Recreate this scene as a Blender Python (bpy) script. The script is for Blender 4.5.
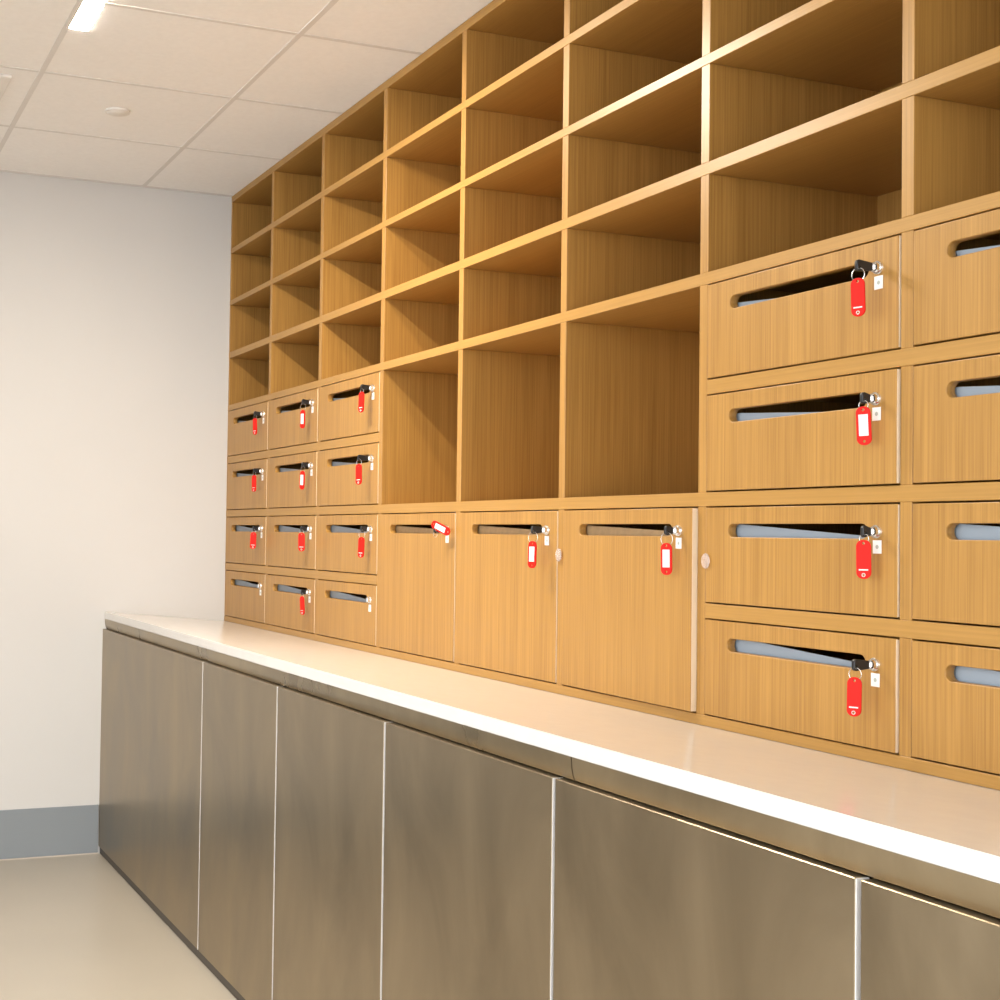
import bpy, bmesh, math, random
from mathutils import Vector, Matrix

random.seed(7)
for o in list(bpy.data.objects):
    bpy.data.objects.remove(o, do_unlink=True)
scene = bpy.context.scene
col = scene.collection

# ------------------------------------------------------------------ camera
CAM = Vector((5.2866, -1.62332, 1.24897))
YAW, PITCH, ROLL, FPX, PPX, PPY = 0.37585, 0.02598, 0.01579, 1365.75, 332.8, 499.27
FW = Vector((-math.cos(YAW) * math.cos(PITCH), math.sin(YAW) * math.cos(PITCH), math.sin(PITCH)))
R0 = FW.cross(Vector((0, 0, 1))).normalized()
U0 = R0.cross(FW)
RT = math.cos(ROLL) * R0 + math.sin(ROLL) * U0
UP = -math.sin(ROLL) * R0 + math.cos(ROLL) * U0
cam_data = bpy.data.cameras.new('camera')
cam = bpy.data.objects.new('camera', cam_data)
col.objects.link(cam)
cam.matrix_world = Matrix(((RT.x, UP.x, -FW.x, CAM.x), (RT.y, UP.y, -FW.y, CAM.y), (RT.z, UP.z, -FW.z, CAM.z), (0, 0, 0, 1)))
cam_data.sensor_width = 36.0
cam_data.lens = FPX / 1000 * 36
cam_data.shift_x = (500 - PPX) / 1000
cam_data.shift_y = (PPY - 500) / 1000
cam_data.clip_start = 0.02
scene.camera = cam


def hit(u, v, ax, val):
    """point where the ray of a photo pixel meets the plane axis=val"""
    r = FW + RT * ((u - PPX) / FPX) - UP * ((v - PPY) / FPX)
    t = (val - CAM[ax]) / r[ax]
    return CAM + r * t


# ------------------------------------------------------------------ world, exposure
world = bpy.data.worlds.new('world')
scene.world = world
world.use_nodes = True
bg = world.node_tree.nodes['Background']
bg.inputs[0].default_value = (0.90, 0.945, 1.0, 1)
bg.inputs[1].default_value = 3.2
vs = scene.view_settings
vs.view_transform = 'Standard'
vs.look = 'None'
vs.gamma = 1.0
vs.use_curve_mapping = False
vs.exposure = 0.40
LED_STRENGTH = 380.0
DOWN_WATTS = 8.0

# ------------------------------------------------------------------ dimensions (metres)
P, X0, T = 0.51748, 0.0006, 0.0255          # column pitch, first upright, board thickness
NCOL = 9
H = 2.616                                    # ceiling height
ZT = [2.4011, 2.1900, 1.9795, 1.7653, 1.5568, 1.3412, 1.1294]   # tops of shelves 1..7
ZB = [2.3803, 2.1706, 1.9552, 1.7418, 1.5289, 1.3147, 1.1015]   # undersides
TOPB = 2.590                                 # underside of top board
RAIL = 0.9167                                # top of bottom board
ZU, ZF = 0.8958, 0.9355                      # worktop height at the pigeonholes / front edge
YC = -0.4865                                 # worktop front
DEPTH = 0.415
SLABF = 0.9085
YP = YC - 0.006
DOORT, DOORB = 0.8690, 0.028
J0, JP = 1.3990, 0.6650
XEND = X0 + NCOL * P + T / 2
ROOM_X, ROOM_Y = 8.2, -3.3

# ------------------------------------------------------------------ materials
def nmat(name):
    m = bpy.data.materials.new(name)
    m.use_nodes = True
    nt = m.node_tree
    b = nt.nodes['Principled BSDF']
    return m, nt, b


def plain(name, rgb, rough=0.5, metal=0.0, spec=0.5, noise=0.0, nscale=8.0, bump=0.0):
    m, nt, b = nmat(name)
    b.inputs['Base Color'].default_value = (*rgb, 1)
    b.inputs['Roughness'].default_value = rough
    b.inputs['Metallic'].default_value = metal
    b.inputs['Specular IOR Level'].default_value = spec
    if noise or bump:
        tc = nt.nodes.new('ShaderNodeTexCoord')
        n = nt.nodes.new('ShaderNodeTexNoise')
        n.inputs['Scale'].default_value = nscale
        n.inputs['Detail'].default_value = 5
        nt.links.new(tc.outputs['Object'], n.inputs['Vector'])
        if noise:
            r = nt.nodes.new('ShaderNodeValToRGB')
            r.color_ramp.elements[0].position = 0.3
            r.color_ramp.elements[1].position = 0.7
            r.color_ramp.elements[0].color = (*[c * (1 - noise) for c in rgb], 1)
            r.color_ramp.elements[1].color = (*[min(1, c * (1 + noise)) for c in rgb], 1)
            nt.links.new(n.outputs['Fac'], r.inputs['Fac'])
            nt.links.new(r.outputs['Color'], b.inputs['Base Color'])
        if bump:
            bp = nt.nodes.new('ShaderNodeBump')
            bp.inputs['Strength'].default_value = bump
            bp.inputs['Distance'].default_value = 0.002
            nt.links.new(n.outputs['Fac'], bp.inputs['Height'])
            nt.links.new(bp.outputs['Normal'], b.inputs['Normal'])
    return m


def oak(name, grain_axis, dark, light, rough=0.38, contrast=1.0):
    """straight-grained oak veneer; grain_axis 'z' (upright boards) or 'x' (shelves)"""
    m, nt, b = nmat(name)
    tc = nt.nodes.new('ShaderNodeTexCoord')
    oi = nt.nodes.new('ShaderNodeObjectInfo')
    off = nt.nodes.new('ShaderNodeVectorMath'); off.operation = 'SCALE'
    comb = nt.nodes.new('ShaderNodeCombineXYZ')
    for k in range(3):
        nt.links.new(oi.outputs['Random'], comb.inputs[k])
    nt.links.new(comb.outputs[0], off.inputs[0]); off.inputs['Scale'].default_value = 13.7
    add = nt.nodes.new('ShaderNodeVectorMath'); add.operation = 'ADD'
    nt.links.new(tc.outputs['Object'], add.inputs[0]); nt.links.new(off.outputs[0], add.inputs[1])

    def stretched(fine, along, detail):
        mp = nt.nodes.new('ShaderNodeMapping')
        mp.inputs['Scale'].default_value = (fine, fine, along) if grain_axis == 'z' else (along, fine, fine)
        nt.links.new(add.outputs[0], mp.inputs['Vector'])
        n = nt.nodes.new('ShaderNodeTexNoise')
        n.inputs['Scale'].default_value = 1.0
        n.inputs['Detail'].default_value = detail
        n.inputs['Roughness'].default_value = 0.6
        nt.links.new(mp.outputs[0], n.inputs['Vector'])
        return n
    fine = stretched(260, 3.0, 4)
    broad = stretched(22, 0.7, 3)
    mix = nt.nodes.new('ShaderNodeMath'); mix.operation = 'MULTIPLY_ADD'
    mix.inputs[1].default_value = 0.7
    nt.links.new(fine.outputs['Fac'], mix.inputs[0])
    sc = nt.nodes.new('ShaderNodeMath'); sc.operation = 'MULTIPLY'; sc.inputs[1].default_value = 0.3
    nt.links.new(broad.outputs['Fac'], sc.inputs[0])
    nt.links.new(sc.outputs[0], mix.inputs[2])
    r = nt.nodes.new('ShaderNodeValToRGB')
    w = 0.17 / contrast
    r.color_ramp.elements[0].position = 0.5 - w
    r.color_ramp.elements[1].position = 0.5 + w
    r.color_ramp.elements[0].color = (*dark, 1)
    r.color_ramp.elements[1].color = (*light, 1)
    nt.links.new(mix.outputs[0], r.inputs['Fac'])
    nt.links.new(r.outputs['Color'], b.inputs['Base Color'])
    b.inputs['Roughness'].default_value = rough
    bp = nt.nodes.new('ShaderNodeBump')
    bp.inputs['Strength'].default_value = 0.12
    bp.inputs['Distance'].default_value = 0.0006
    nt.links.new(fine.outputs['Fac'], bp.inputs['Height'])
    nt.links.new(bp.outputs['Normal'], b.inputs['Normal'])
    return m


def steel(name, rgb, rough):
    """brushed bronze-toned stainless sheet with cloudy handling marks"""
    m, nt, b = nmat(name)
    tc = nt.nodes.new('ShaderNodeTexCoord')
    b.inputs['Metallic'].default_value = 0.88
    n = nt.nodes.new('ShaderNodeTexNoise')
    mp = nt.nodes.new('ShaderNodeMapping'); mp.inputs['Scale'].default_value = (3.0, 3.0, 1.6)
    nt.links.new(tc.outputs['Object'], mp.inputs['Vector'])
    nt.links.new(mp.outputs[0], n.inputs['Vector'])
    n.inputs['Scale'].default_value = 1.3; n.inputs['Detail'].default_value = 6; n.inputs['Roughness'].default_value = 0.55
    n.inputs['Distortion'].default_value = 0.6
    r = nt.nodes.new('ShaderNodeValToRGB')
    r.color_ramp.elements[0].position = 0.3; r.color_ramp.elements[1].position = 0.72
    r.color_ramp.elements[0].color = (*[c * 0.70 for c in rgb], 1)
    r.color_ramp.elements[1].color = (*[c * 1.22 for c in rgb], 1)
    nt.links.new(n.outputs['Fac'], r.inputs['Fac'])
    nt.links.new(r.outputs['Color'], b.inputs['Base Color'])
    mr = nt.nodes.new('ShaderNodeMapRange')
    mr.inputs['From Min'].default_value = 0.3; mr.inputs['From Max'].default_value = 0.7
    mr.inputs['To Min'].default_value = rough - 0.05; mr.inputs['To Max'].default_value = rough + 0.07
    nt.links.new(n.outputs['Fac'], mr.inputs['Value'])
    nt.links.new(mr.outputs[0], b.inputs['Roughness'])
    f = nt.nodes.new('ShaderNodeTexNoise')
    mp2 = nt.nodes.new('ShaderNodeMapping'); mp2.inputs['Scale'].default_value = (900, 900, 6)
    nt.links.new(tc.outputs['Object'], mp2.inputs['Vector']); nt.links.new(mp2.outputs[0], f.inputs['Vector'])
    f.inputs['Scale'].default_value = 1.0; f.inputs['Detail'].default_value = 2
    bp = nt.nodes.new('ShaderNodeBump'); bp.inputs['Strength'].default_value = 0.06; bp.inputs['Distance'].default_value = 0.0004
    nt.links.new(f.outputs['Fac'], bp.inputs['Height']); nt.links.new(bp.outputs['Normal'], b.inputs['Normal'])
    return m


def glow(name, rgb, s):
    m, nt, b = nmat(name)
    b.inputs['Base Color'].default_value = (0.9, 0.9, 0.88, 1)
    b.inputs['Emission Color'].default_value = (*rgb, 1)
    b.inputs['Emission Strength'].default_value = s
    return m


OAK_Z = oak('oak_upright_grain', 'z', (0.310, 0.152, 0.033), (0.480, 0.258, 0.064), contrast=1.0)
OAK_X = oak('oak_shelf_grain', 'x', (0.360, 0.190, 0.044), (0.46, 0.248, 0.062), contrast=0.8)
STEEL = steel('brushed_bronze_steel', (0.335, 0.265, 0.172), 0.32)
STEEL_RAIL = steel('brushed_rail_steel', (0.36, 0.288, 0.185), 0.30)
PLINTH = plain('plinth_metal', (0.10, 0.085, 0.07), 0.5, 0.5)
LIT_BAND = plain('pale_lit_band', (0.80, 0.64, 0.45), 0.45)
EDGE = plain('pale_lit_edge', (0.80, 0.77, 0.74), 0.4)
CARCASS = plain('carcass_dark', (0.05, 0.045, 0.04), 0.7)
STONE = plain('white_quartz', (0.74, 0.705, 0.66), 0.16, spec=0.5, noise=0.015, nscale=30)
WALL = plain('warm_white_paint', (0.64, 0.625, 0.605), 0.75, noise=0.012, nscale=3, bump=0.05)
FLOOR = plain('beige_vinyl', (0.44, 0.395, 0.325), 0.32, noise=0.05, nscale=1.6)
BASEB = plain('grey_blue_vinyl_base', (0.245, 0.27, 0.29), 0.45)
BEAD = plain('sealant_bead', (0.62, 0.55, 0.48), 0.5)
TILE = plain('ceiling_tile_white', (0.92, 0.91, 0.90), 0.9, noise=0.02, nscale=60, bump=0.1)
GRID = plain('ceiling_grid_grey', (0.74, 0.72, 0.70), 0.6)
WHITE = plain('white_enamel', (0.80, 0.775, 0.74), 0.45)
LED = glow('led_diffuser', (1.0, 0.92, 0.81), LED_STRENGTH)
DOWN = glow('downlight_diffuser', (1.0, 0.86, 0.66), 8.0)
CHROME = plain('chrome', (0.82, 0.80, 0.77), 0.16, 1.0)
WIRE = plain('steel_wire', (0.75, 0.74, 0.72), 0.25, 1.0)
BLACK = plain('black_plastic', (0.012, 0.012, 0.013), 0.35)
RED = plain('red_plastic', (0.74, 0.016, 0.010), 0.5, spec=0.15)
PAPER = plain('paper_insert', (0.86, 0.80, 0.80), 0.6)
PRINT = plain('white_print', (0.90, 0.72, 0.68), 0.5)
LIT_WEDGE = plain('grey_blue_light_wedge', (0.33, 0.385, 0.44), 0.5)
LIT_WEDGE_OAK = plain('brown_oak_light_wedge', (0.42, 0.28, 0.14), 0.6, noise=0.1, nscale=60)


def sticker_mat():
    m, nt, b = nmat('white_sticker')
    tc = nt.nodes.new('ShaderNodeTexCoord')
    v = nt.nodes.new('ShaderNodeVectorMath'); v.operation = 'LENGTH'
    nt.links.new(tc.outputs['Object'], v.inputs[0])
    r = nt.nodes.new('ShaderNodeValToRGB')
    r.color_ramp.interpolation = 'CONSTANT'
    r.color_ramp.elements[0].position = 0.0
    r.color_ramp.elements[0].color = (0.42, 0.47, 0.42, 1)
    r.color_ramp.elements[1].position = 0.34
    r.color_ramp.elements[1].color = (0.86, 0.85, 0.82, 1)
    s = nt.nodes.new('ShaderNodeMath'); s.operation = 'MULTIPLY'; s.inputs[1].default_value = 100.0
    nt.links.new(v.outputs['Value'], s.inputs[0])
    nt.links.new(s.outputs[0], r.inputs['Fac'])
    nt.links.new(r.outputs['Color'], b.inputs['Base Color'])
    b.inputs['Roughness'].default_value = 0.5
    return m


STICKER = sticker_mat()


def clear_mat():
    m, nt, b = nmat('clear_soft_plastic')
    b.inputs['Base Color'].default_value = (0.95, 0.86, 0.80, 1)
    b.inputs['Roughness'].default_value = 0.12
    b.inputs['Transmission Weight'].default_value = 0.75
    b.inputs['IOR'].default_value = 1.15
    return m


CLEAR = clear_mat()

# ------------------------------------------------------------------ helpers
def link(name, mesh, mat=None, parent=None, loc=None):
    o = bpy.data.objects.new(name, mesh)
    col.objects.link(o)
    if mat is not None and len(mesh.materials) == 0:
        mesh.materials.append(mat)
    if parent is not None:
        o.parent = parent
    if loc is not None:
        o.location = loc
    return o


def empty(name, loc, parent=None):
    o = bpy.data.objects.new(name, None)
    o.empty_display_size = 0.05
    col.objects.link(o)
    o.location = loc
    if parent:
        o.parent = parent
    return o


def tag(o, label, cat, group=None):
    o['label'] = label
    o['category'] = cat
    if group:
        o['group'] = group
    return o


def struct(o, label=None):
    o['kind'] = 'structure'
    if label:
        o['label'] = label
    return o


def box_mesh(name, sx, sy, sz, bevel=0.0, mat=None, segs=1):
    """box centred on the origin"""
    bm = bmesh.new()
    bmesh.ops.create_cube(bm, size=1)
    bmesh.ops.scale(bm, vec=(sx, sy, sz), verts=bm.verts)
    if bevel:
        bmesh.ops.bevel(bm, geom=bm.edges[:], offset=bevel, segments=segs, affect='EDGES', profile=0.5)
    me = bpy.data.meshes.new(name)
    bm.to_mesh(me); bm.free()
    if mat:
        me.materials.append(mat)
    return me


_cache = {}


def board(name, lo, hi, mat, parent=None, bevel=0.0008):
    """axis-aligned board between two corners, object origin at its centre (relative to parent)"""
    s = [round(hi[k] - lo[k], 5) for k in range(3)]
    key = (tuple(s), mat.name, bevel)
    if key not in _cache:
        _cache[key] = box_mesh(name, *s, bevel=bevel, mat=mat)
    c = Vector([(hi[k] + lo[k]) / 2 for k in range(3)])
    if parent is not None:
        c = c - Vector(parent['base']) if 'base' in parent else c - parent.location
    return link(name, _cache[key], None, parent, c)


def add_cyl(bm, r1, r2, depth, mtx, segs=24):
    return bmesh.ops.create_cone(bm, cap_ends=True, segments=segs, radius1=r1, radius2=r2, depth=depth, matrix=mtx)


def from_bm(name, bm, mat, smooth=True):
    me = bpy.data.meshes.new(name)
    bm.to_mesh(me); bm.free()
    me.materials.append(mat)
    if smooth:
        for p in me.polygons:
            p.use_smooth = True
        try:
            me.set_sharp_from_angle(angle=math.radians(35))
        except Exception:
            pass
    return me


def outline_mesh(name, loops, thick, bevel, mat):
    """plate in the x-z plane from closed 2D loops (first outer, others holes); thickness along y, centred"""
    cu = bpy.data.curves.new(name, 'CURVE')
    cu.dimensions = '2D'
    cu.fill_mode = 'BOTH'
    cu.extrude = thick / 2 - bevel
    cu.bevel_depth = bevel
    cu.bevel_resolution = 1
    cu.offset = -bevel
    for lp in loops:
        sp = cu.splines.new('POLY')
        sp.points.add(len(lp) - 1)
        for p, q in zip(sp.points, lp):
            p.co = (q[0], q[1], 0, 1)
        sp.use_cyclic_u = True
    ob = bpy.data.objects.new(name, cu)
    col.objects.link(ob)
    dg = bpy.context.evaluated_depsgraph_get()
    me = bpy.data.meshes.new_from_object(ob.evaluated_get(dg))
    bpy.data.objects.remove(ob, do_unlink=True)
    bpy.data.curves.remove(cu)
    me.transform(Matrix.Rotation(math.radians(90), 4, 'X'))
    me.name = name
    me.materials.clear()
    me.materials.append(mat)
    return me


def rect(x0, x1, z0, z1):
    return [(x0, z0), (x1, z0), (x1, z1), (x0, z1)]


def stadium(x0, x1, z0, z1, n=8):
    """long axis along x"""
    r = (z1 - z0) / 2
    zc = (z0 + z1) / 2
    pts = []
    for k in range(n + 1):
        a = -math.pi / 2 + math.pi * k / n
        pts.append((x1 - r + r * math.cos(a), zc + r * math.sin(a)))
    for k in range(n + 1):
        a = math.pi / 2 + math.pi * k / n
        pts.append((x0 + r + r * math.cos(a), zc + r * math.sin(a)))
    return pts


# ------------------------------------------------------------------ room shell
def shell(name, lo, hi, mat, label):
    return struct(board(name, lo, hi, mat, None, 0.0), label)


shell('floor', (-0.1, -9.0, -0.1), (14.0, 0.6, 0.0), FLOOR, 'beige vinyl floor')
shell('wall_far', (-0.12, ROOM_Y - 0.1, 0.0), (0.0, 0.6, H + 0.15), WALL, 'plain off-white far wall')
shell('wall_right', (0.0, DEPTH + 0.03, 0.0), (ROOM_X, 0.6, H + 0.15), WALL, 'wall behind the pigeonholes')
shell('wall_left', (0.0, ROOM_Y - 0.1, 0.0), (2.2, ROOM_Y, H + 0.15), WALL, 'plain off-white left wall')
bb = board('baseboard_far', (0.0, ROOM_Y, 0.004), (0.006, YP - 0.002, 0.188), BASEB, None, 0.0015)
struct(bb, 'grey-blue vinyl skirting on the far wall')
tr = board('trim_1', (0.0, ROOM_Y, 0.0), (0.0075, YP - 0.002, 0.0035), BEAD, None, 0.0)
struct(tr, 'pale bead along the foot of the skirting')

# ceiling: tiles and grid bars are pieces of the ceiling
ceiling = empty('ceiling', (0, 0, H))
struct(ceiling, 'white suspended tile ceiling with grey grid')
LEDY0, LEDY1 = -0.962, -0.906        # slot of the linear lamps
xs = [0.0] + [0.6025 + 0.6 * k for k in range(13)]
ys = [0.44, -0.3665, -0.9665, -1.5665, -2.1665, -2.7665, ROOM_Y]
BAR = 0.016
led_runs = [(1.59, 2.19)]
DISC = (0.921, -0.674)
for i in range(len(xs) - 1):
    for j in range(len(ys) - 1):
        xa, xb = xs[i] + BAR / 2, xs[i + 1] - BAR / 2
        yb, ya = ys[j] - BAR / 2, ys[j + 1] + BAR / 2
        if i == 0:
            xa = 0.004
        if j == 0:
            yb = ys[0]
        if xa > ROOM_X:
            continue
        pieces = [(xa, xb, ya, yb)]
        if j == 1:
            for l0, l1 in led_runs:                       # notch the tiles beside a lamp
                if xb <= l0 or xa >= l1:
                    continue
                pieces = [(xa, xb, LEDY1 + 0.001, yb)]
                if xa < l0 - 0.005:
                    pieces.append((xa, l0 - 0.001, ya, LEDY1 + 0.001))
                if xb > l1 + 0.005:
                    pieces.append((l1 + 0.001, xb, ya, LEDY1 + 0.001))
        for (a, b_, c, d_) in pieces:
            board('ceiling_tile', (a, c, H), (b_, d_, H + 0.018), TILE, ceiling, 0.0)
for x in xs[1:]:
    for j in range(len(ys) - 1):
        board('grid_bar', (x - 0.0075, ys[j + 1] + BAR / 2, H - 0.0012), (x + 0.0075, ys[j] - BAR / 2, H + 0.02), GRID, ceiling, 0.0)
for y in ys[1:-1]:
    board('grid_bar', (0.0, y - BAR / 2, H - 0.0015), (ROOM_X, y + BAR / 2, H + 0.02), GRID, ceiling, 0.0)
board('wall_angle', (0.0, ROOM_Y, H - 0.0020), (0.02, 0.0, H + 0.001), GRID, ceiling, 0.0)
board('ceiling_deck', (0.0, ROOM_Y, H + 0.03), (ROOM_X, 0.6, H + 0.05), GRID, ceiling, 0.0)

# linear lamps let into the ceiling grid
for k, (l0, l1) in enumerate(led_runs):
    e = empty('linear_ceiling_light', ((l0 + l1) / 2, (LEDY0 + LEDY1) / 2, H))
    tag(e, 'slim glowing linear ceiling light at the top left', 'ceiling light')
    board('housing', (l0, LEDY0, H + 0.006), (l1, LEDY1, H + 0.028), WHITE, e, 0.0)
    board('diffuser', (l0 + 0.003, LEDY0 + 0.003, H - 0.001), (l1 - 0.003, LEDY1 - 0.003, H + 0.006), LED, e, 0.001)


def downlight(x, y, watts, label):
    e = empty('recessed_downlight', (x, y, H))
    tag(e, label, 'ceiling light')
    bm = bmesh.new()
    bmesh.ops.create_circle(bm, segments=40, radius=0.068, cap_ends=False)
    ring = bm.edges[:]
    ext = bmesh.ops.extrude_edge_only(bm, edges=ring)
    vv = [g for g in ext['geom'] if isinstance(g, bmesh.types.BMVert)]
    bmesh.ops.scale(bm, vec=(0.8, 0.8, 1), verts=vv)
    bmesh.ops.translate(bm, vec=(0, 0, -0.004), verts=vv)
    ext = bmesh.ops.extrude_edge_only(bm, edges=[g for g in ext['geom'] if isinstance(g, bmesh.types.BMEdge)])
    vv = [g for g in ext['geom'] if isinstance(g, bmesh.types.BMVert)]
    bmesh.ops.translate(bm, vec=(0, 0, 0.0035), verts=vv)
    link('trim_ring', from_bm('trim_ring', bm, WHITE), None, e, (0, 0, 0))
    bm = bmesh.new()
    add_cyl(bm, 0.054, 0.054, 0.001, Matrix.Translation((0, 0, -0.001)), 32)
    link('diffuser', from_bm('diffuser', bm, DOWN), None, e, (0, 0, 0))
    ld = bpy.data.lights.new('downlight_lamp', 'AREA')
    ld.shape = 'DISK'
    ld.size = 0.07
    ld.energy = watts
    ld.color = (1.0, 0.84, 0.62)
    ld.spread = math.radians(170)
    lo = bpy.data.objects.new('lamp', ld)
    col.objects.link(lo)
    lo.parent = e
    lo.location = (0, 0, -0.006)


downlight(2.10, -0.58, DOWN_WATTS, 'round recessed downlight above the middle of the pigeonholes')

# flat round cover plate in a ceiling tile
bm = bmesh.new()
add_cyl(bm, 0.040, 0.040, 0.006, Matrix.Translation((0, 0, -0.003)), 36)
add_cyl(bm, 0.028, 0.034, 0.004, Matrix.Translation((0, 0, -0.008)), 36)
cp = link('sprinkler_cover', from_bm('sprinkler_cover', bm, WHITE), None, None, (DISC[0], DISC[1], H))
tag(cp, 'small white round cover plate on a ceiling tile', 'cover plate')

# square air vent, just its corner in view
vx, vy = 1.1353, -1.0442
vent = empty('air_vent', (vx - 0.22, vy - 0.22, H))
tag(vent, 'white square air vent at the left edge of the ceiling', 'vent')
for lo, hi in (((vx - 0.44, vy - 0.44, H - 0.008), (vx, vy - 0.41, H)), ((vx - 0.44, vy - 0.03, H - 0.008), (vx, vy, H)),
               ((vx - 0.44, vy - 0.41, H - 0.008), (vx - 0.41, vy - 0.03, H)), ((vx - 0.03, vy - 0.41, H - 0.008), (vx, vy - 0.03, H))):
    board('frame', lo, hi, WHITE, vent, 0.002)
for k in range(9):
    yy = vy - 0.06 - 0.04 * k
    s = board('slat', (vx - 0.41, yy - 0.012, H - 0.004), (vx - 0.03, yy + 0.012, H - 0.001), WHITE, vent, 0.0)
    s.rotation_euler = (math.radians(8), 0, 0)

# ------------------------------------------------------------------ pigeonhole cabinet
cab = empty('pigeonhole_cabinet', (0, 0, ZU))
tag(cab, 'wall-wide oak pigeonhole unit with open cubbies and lockable mail slots', 'cabinet')


def ux(i):
    return X0 + i * P


Y_F = 0.0
# full-length boards
x_l = 0.001
board('top_board', (x_l, Y_F, TOPB), (XEND, DEPTH, H - 0.0015), OAK_X, cab)
board('bottom_board', (x_l, Y_F, ZU + 0.0005), (XEND, DEPTH, RAIL), OAK_X, cab)
for k in range(7):
    if k in (4, 6):
        board('shelf', (x_l, Y_F, ZB[k]), (ux(3) - T / 2, DEPTH, ZT[k]), OAK_X, cab)
        board('shelf', (ux(6) + T / 2, Y_F, ZB[k]), (XEND, DEPTH, ZT[k]), OAK_X, cab)
    else:
        board('shelf', (x_l, Y_F, ZB[k]), (XEND, DEPTH, ZT[k]), OAK_X, cab)
board('back_panel', (x_l, DEPTH, ZU + 0.0005), (XEND, DEPTH + 0.012, H - 0.0015), OAK_Z, cab, 0.0)
# uprights between the shelves
rows_full = [(ZT[0], TOPB), (ZT[1], ZB[0]), (ZT[2], ZB[1]), (ZT[3], ZB[2]), (ZT[4], ZB[3]), (ZT[5], ZB[4]), (ZT[6], ZB[5]), (RAIL, ZB[6])]
for i in range(NCOL + 1):
    if i in (3, 4, 5, 6):
        rows = rows_full[:4] + [(ZT[5], ZB[3]), (RAIL, ZB[5])]
    else:
        rows = rows_full
    for (za, zb) in rows:
        xa, xb = ux(i) - T / 2, ux(i) + T / 2
        if i == 0:
            xa = x_l
        board('upright', (xa, Y_F + 0.0006, za), (xb, DEPTH, zb), OAK_Z, cab)

# doors with a letter slot
GAP = 0.0028
DT = 0.018
SLX0, SLX1 = 0.082, 0.437            # slot ends from the centre of the upright on its left
LOCKX = 0.4575
SLZ = 0.046                          # slot centre under the opening's top
SLH = 0.0245


def door_mesh(h):
    w = P - T
    ox = -P / 2
    zt = h / 2
    outer = rect(-w / 2 + GAP, w / 2 - GAP, -h / 2 + GAP, h / 2 - GAP)
    slot = stadium(ox + SLX0, ox + SLX1, zt - SLZ - SLH / 2, zt - SLZ + SLH / 2)
    return outline_mesh('door', [outer, slot], DT, 0.0012, OAK_Z)


def lock_mesh():
    bm = bmesh.new()
    rot = Matrix.Rotation(math.radians(90), 4, 'X')
    add_cyl(bm, 0.0115, 0.0105, 0.003, Matrix.Translation((0, -0.0015, 0)) @ rot)
    add_cyl(bm, 0.0085, 0.0080, 0.006, Matrix.Translation((0, -0.006, 0)) @ rot)
    bmesh.ops.create_cube(bm, size=1, matrix=Matrix.Translation((0, -0.0093, 0)) @ Matrix.Diagonal((0.0018, 0.001, 0.009, 1)))
    return from_bm('lock', bm, CHROME)


LOCK = lock_mesh()
STICK = box_mesh('sticker', 0.0185, 0.0006, 0.0215, 0, STICKER)


def wedge_mesh(drop_l, drop_r, mat, name):  # added plate, cut to the shape of the lit wedge inside the slot
    """plate behind the slot with a slanting upper edge"""
    xl, xr = -P / 2 + SLX0 - 0.03, -P / 2 + SLX1 + 0.02
    zl, zr = SLH / 2 - drop_l, SLH / 2 - drop_r
    lp = [(xl, -0.035), (xr, -0.035), (xr, zr), (xl, zl)]
    return outline_mesh(name, [lp], 0.004, 0.0003, mat)


DOOR_MESH = {}
LIT_BANDS = {}
WEDGES = {}
doors = {}


def make_door(c, za, zb, drops, oakwedge, ajar=0.0, proud=0.0015):
    h = round(zb - za, 3)
    if h not in DOOR_MESH:
        DOOR_MESH[h] = door_mesh(zb - za)
        LIT_BANDS[h] = box_mesh('lit_edge_band', 0.0009, DT - 0.0015, zb - za - 2 * GAP - 0.002, 0, LIT_BAND)
    w = P - T
    cx, cz = ux(c - 1) + P / 2, (za + zb) / 2
    yc = -proud + DT / 2
    d = link('door', DOOR_MESH[h], None, cab)
    ang = -math.radians(ajar)
    hx = -w / 2 + GAP
    # swing about the left edge
    off = Vector((cx + hx, yc, cz)) - Matrix.Rotation(ang, 3, 'Z') @ Vector((hx, 0, 0))
    d.location = off - cab.location
    d.rotation_euler = (0, 0, ang)
    zt = (zb - za) / 2
    link('lock', LOCK, None, d, (-P / 2 + LOCKX, -DT / 2, zt - SLZ - 0.001))
    link('sticker', STICK, None, d, (-P / 2 + LOCKX + 0.002, -DT / 2 - 0.0004, zt - SLZ - 0.0255))
    link('lit_edge_band', LIT_BANDS[h], None, d, (w / 2 - GAP + 0.0004, 0.0005, 0))  # added pale strip, painting the light caught by the oak door's right edge
    key = (drops, oakwedge)
    if key not in WEDGES:
        WEDGES[key] = wedge_mesh(drops[0], drops[1], LIT_WEDGE_OAK if oakwedge else LIT_WEDGE, 'slot_light_wedge')
    link('slot_light_wedge', WEDGES[key], None, d, (0, DT / 2 + 0.006, zt - SLZ))
    M = Matrix.Translation(off) @ Matrix.Rotation(ang, 4, 'Z')
    doors[(c, round(zt * 2, 3), za)] = d
    return M @ Vector((-P / 2 + LOCKX, -DT / 2, zt - SLZ - 0.001))


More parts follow.
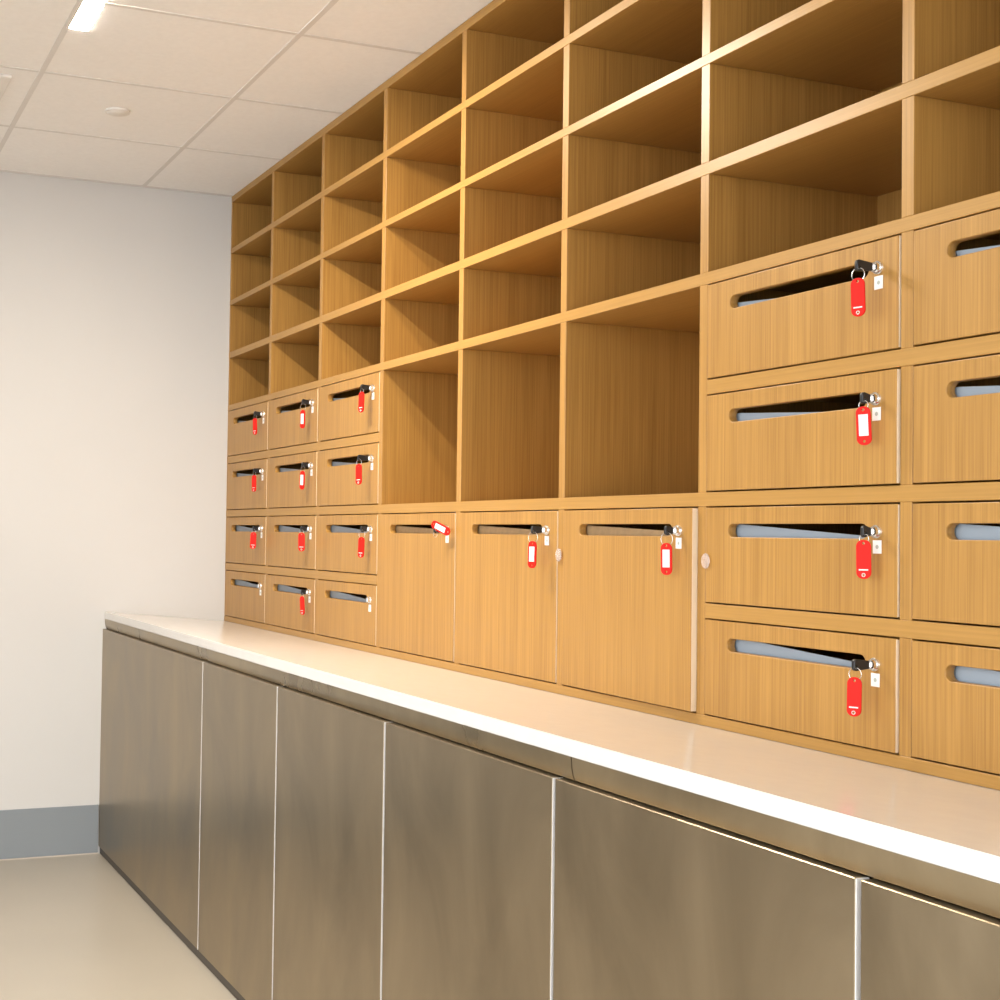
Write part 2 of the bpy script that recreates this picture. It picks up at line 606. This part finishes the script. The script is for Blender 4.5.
lockpos = {}
dr = {5: (0.008, 0.040), 6: (0.004, 0.032), 7: (-0.002, 0.023), 8: (-0.003, 0.020)}
for c in (1, 2, 3, 7, 8, 9):
    for r in (5, 6, 7, 8):
        za, zb = rows_full[r - 1]
        aj = {(7, 6): 0.35, (7, 8): 0.3}.get((c, r), 0.0)
        lockpos[(c, r)] = make_door(c, za, zb, dr[r], False, aj)
for c in (4, 5, 6):
    lockpos[(c, 7)] = make_door(c, RAIL, ZB[5], (0.001, 0.016), True, 1.1 if c == 6 else 0.0)

# clear round bumpers stuck over two door joints
for (u, v, lab) in ((559, 555, 'clear plastic dot on the joint between the second and third large oak doors'),
                    (706, 561, 'clear plastic dot on the upright right of the third large oak door')):
    p = hit(u, v, 1, -0.003)
    bm = bmesh.new()
    bmesh.ops.create_uvsphere(bm, u_segments=20, v_segments=10, radius=0.013)
    bmesh.ops.scale(bm, vec=(1, 0.2, 1.15), verts=bm.verts)
    o = link('clear_bumper', from_bm('clear_bumper', bm, CLEAR), None, None, (p.x, -0.0043, p.z))
    tag(o, lab, 'bumper', 'clear bumpers')

# ------------------------------------------------------------------ keys with red tags
TAGL, TAGW, TAGT = 0.0625, 0.0228, 0.0040


def tag_outline(n=8):
    r = 0.0105
    w, l = TAGW / 2, TAGL
    pts = []
    for (cx, cz, a0) in ((w - r, -r, 0), (-w + r, -r, 90), (-w + r, -l + r, 180), (w - r, -l + r, 270)):
        for k in range(n + 1):
            a = math.radians(a0 + 90 * k / n)
            pts.append((cx + r * math.cos(a), cz + r * math.sin(a)))
    return pts


def circ(cx, cz, r, n=12):
    return [(cx + r * math.cos(2 * math.pi * k / n), cz + r * math.sin(2 * math.pi * k / n)) for k in range(n)]


TAG_ME = outline_mesh('tag', [tag_outline(), circ(0, -0.0055, 0.0024), circ(0, -TAGL + 0.0062, 0.0022)], TAGT, 0.0007, RED)
INSERT_ME = box_mesh('paper_insert', 0.0145, 0.0006, 0.0345, 0, PAPER)
LINE_ME = box_mesh('print_line', 0.0145, 0.0005, 0.0022, 0, PRINT)


def torus_mesh(name, R, r, mat, a=28, b=8):
    bm = bmesh.new()
    vs_ = []
    for i in range(a):
        t = 2 * math.pi * i / a
        ring = []
        for j in range(b):
            s = 2 * math.pi * j / b
            ring.append(bm.verts.new(((R + r * math.cos(s)) * math.cos(t), r * math.sin(s), (R + r * math.cos(s)) * math.sin(t))))
        vs_.append(ring)
    for i in range(a):
        for j in range(b):
            bm.faces.new((vs_[i][j], vs_[(i + 1) % a][j], vs_[(i + 1) % a][(j + 1) % b], vs_[i][(j + 1) % b]))
    bmesh.ops.recalc_face_normals(bm, faces=bm.faces)
    return from_bm(name, bm, mat)


EYE_ME = torus_mesh('eyelet', 0.0026, 0.0006, PRINT, 14, 6)
_bow = {}


def bow_mesh(L):
    L = round(L, 3)
    if L not in _bow:
        # rounded plastic head in the y-z plane, root at y=0 reaching to y=-L, ring hole near the far end
        hw = 0.0095
        r = 0.005
        out = []
        y0, y1 = -L, 0.0
        for (cy, cz, a0) in ((y1 - r * 0.5, hw * 0.45, 0), (y0 + r, hw - r, 90), (y0 + r, -hw + r, 180), (y1 - r * 0.5, -hw * 0.45, 270)):
            rr = r if a0 in (90, 180) else r * 0.5
            for k in range(7):
                a = math.radians(a0 + 90 * k / 6)
                out.append((cy + rr * math.cos(a), cz + rr * math.sin(a)))
        me = outline_mesh('key_bow', [out, circ(y0 + 0.0050, -0.0040, 0.0024)], 0.007, 0.0012, BLACK)
        me.transform(Matrix.Rotation(math.radians(90), 4, 'Z'))      # x -> y
        _bow[L] = me
    return _bow[L]


BLADE_ME = box_mesh('key_blade', 0.0018, 0.016, 0.0075, 0.0004, CHROME)
ring_cache = {}


def make_key(c, r, u, v, front, yaw, label, flipped=False, pull=None):
    L = lockpos[(c, r)]
    p = hit(u, v, 0, L.x)
    ty = min(-0.022, max(-0.048, p.y)) if pull is None else pull
    e = empty('key', L)
    tag(e, label, 'key', 'keys with red tags in the mail slot locks')
    link('key_blade', BLADE_ME, None, e, (0, -0.013, 0))
    reach = abs(ty - L.y) + 0.005
    b0 = 0.0135
    bl = max(0.0165, reach - b0)
    bow = link('key_bow', bow_mesh(bl), None, e, (0, -b0, 0))
    hole = Vector((0, -b0 - round(bl, 3) + 0.0050, -0.0040))
    if flipped:
        R = 0.0085
    else:
        top = max(min(p.z, L.z - 0.010), L.z - 0.032) - L.z
        R = max(0.0075, (hole.z - (top - 0.0055)) / 2)
    key_r = round(R, 4)
    if key_r not in ring_cache:
        ring_cache[key_r] = torus_mesh('split_ring', key_r, 0.0007, WIRE)
    rc = hole + Vector((0, 0, -key_r))
    rg = link('split_ring', ring_cache[key_r], None, e, rc)
    rg.rotation_euler = (0, 0, math.radians(yaw * 0.5 + 8))
    t = link('tag', TAG_ME, None, e)
    if flipped:
        t.location = (0.008, hole.y - 0.006, 0.010)
        t.rotation_euler = (math.radians(10), math.radians(-66), math.radians(18))
        t.location = Vector((-0.006, hole.y - 0.0075, 0.016))
    else:
        t.location = rc + Vector((0, -0.001, -key_r + 0.0055))
        t.rotation_euler = (math.radians(random.uniform(-2, 2)), math.radians(random.uniform(-3, 3)), math.radians(yaw))
    if front:
        link('paper_insert', INSERT_ME, None, t, (0, -TAGT / 2 - 0.0001, -TAGL / 2 + 0.001))
    else:
        link('print_line', LINE_ME, None, t, (0, -TAGT / 2 - 0.0001, -TAGL + 0.0145))
        link('eyelet', EYE_ME, None, t, (0, -TAGT / 2 - 0.0001, -TAGL + 0.0062))
    return e


ROWN = {5: 'top row', 6: 'second row', 7: 'third row', 8: 'bottom row'}
COLN = {1: 'column at the far wall', 2: 'second column from the far wall', 3: 'third column from the far wall', 7: 'nearest full column of mail slots'}
kd = [
    (7, 5, 858, 278, False, 22), (7, 6, 866, 404, True, 34), (7, 7, 866, 538, False, 34), (7, 8, 855, 677, False, 26),
    (3, 5, 362, 391, False, 20), (3, 6, 359, 464, False, 26), (3, 7, 362, 537, False, 26),
    (2, 5, 303, 410, True, 20), (2, 6, 303, 471, True, 20), (2, 7, 302, 531, False, 50), (2, 8, 303, 588, False, 14),
    (1, 5, 255, 418, False, 18), (1, 6, 254.5, 475, False, 22), (1, 7, 254, 531, False, 58),
]
for (c, r, u, v, fr, yw) in kd:
    face = 'red tag showing its white card' if fr else 'plain red tag'
    make_key(c, r, u, v, fr, yw, 'key with %s, %s, %s' % (face, ROWN[r], COLN[c]))
make_key(4, 7, 443, 526, True, 0, 'key with its red tag flipped up sideways, leftmost large door', True, -0.036)
make_key(5, 7, 533, 541, True, 22, 'key with red and white tag on the middle large door')
make_key(6, 7, 667, 543, True, 30, 'key with red and white tag on the rightmost large door')

# ------------------------------------------------------------------ worktop and base cabinets
bm = bmesh.new()
prof = [(YC, SLABF), (YC, ZF), (0.0, ZU), (DEPTH, ZU), (DEPTH, ZU - 0.028), (0.0, ZU - 0.028)]
va = [bm.verts.new((0.001, y, z)) for y, z in prof]
vb = [bm.verts.new((XEND + 0.02, y, z)) for y, z in prof]
bm.faces.new(va[::-1]); bm.faces.new(vb)
n = len(prof)
for k in range(n):
    bm.faces.new((va[k], vb[k], vb[(k + 1) % n], va[(k + 1) % n]))
bmesh.ops.recalc_face_normals(bm, faces=bm.faces)
ed = [e for e in bm.edges if all(abs(v.co.y - YC) < 1e-5 for v in e.verts) and abs(e.verts[0].co.z - e.verts[1].co.z) < 1e-5]
bmesh.ops.bevel(bm, geom=ed, offset=0.0015, segments=2, affect='EDGES')
wt = link('worktop', from_bm('worktop', bm, STONE, False), None, None)
tag(wt, 'long glossy white stone worktop under the oak pigeonholes', 'worktop')

joints = [0.002] + [J0 + JP * k for k in range(6)]
joints[-1] = XEND + 0.015
names_b = ['wide brushed steel base cabinet against the far wall', 'second brushed steel base cabinet from the far wall',
           'third brushed steel base cabinet from the far wall', 'fourth brushed steel base cabinet from the far wall',
           'fifth brushed steel base cabinet from the far wall, widest in view', 'steel base cabinet at the lower right corner']
JG = 0.0042
for k in range(6):
    a, b_ = joints[k], joints[k + 1]
    e = empty('base_cabinet', ((a + b_) / 2, YP + 0.25, 0.0))
    tag(e, names_b[k], 'cabinet', 'steel base cabinets')
    board('carcass', (a, YP + 0.062, 0.05), (b_, 0.36, 0.846), CARCASS, e, 0.0)
    board('door', (a + (0.0 if k == 0 else JG), YP, DOORB), (b_ - JG, YP + 0.020, DOORT), STEEL, e, 0.0012)
    if k < 5:
        board('lit_edge_strip', (b_ - JG, YP + 0.0006, DOORB), (b_ - JG + 0.0016, YP + 0.019, DOORT - 0.0005), EDGE, e, 0.0)  # added pale strip that stands in for light on the steel door's edge
    board('toe_kick', (a, YP + 0.006, 0.0005), (b_, YP + 0.05, 0.05), PLINTH, e, 0.0)
# recessed finger rail between the doors and the worktop, in two lengths
for k, (a, b_) in enumerate(((0.002, 3.433), (3.4355, XEND + 0.015))):
    bm = bmesh.new()
    prof = [(YC + 0.001, 0.9082), (YC + 0.002, 0.892), (YC + 0.0045, 0.879), (YC + 0.0075, 0.8715), (YC + 0.0115, 0.8715), (YC + 0.014, 0.885), (YC + 0.014, 0.9070)]
    va = [bm.verts.new((a, y, z)) for y, z in prof]
    vb = [bm.verts.new((b_, y, z)) for y, z in prof]
    bm.faces.new(va[::-1]); bm.faces.new(vb)
    for q in range(len(prof)):
        bm.faces.new((va[q], vb[q], vb[(q + 1) % len(prof)], va[(q + 1) % len(prof)]))
    bmesh.ops.recalc_face_normals(bm, faces=bm.faces)
    o = link('finger_rail', from_bm('finger_rail', bm, STEEL_RAIL), None, None)
    tag(o, ['long metal finger rail under the worktop, far length', 'metal finger rail under the worktop, near length at the lower right'][k], 'rail', 'finger rails')
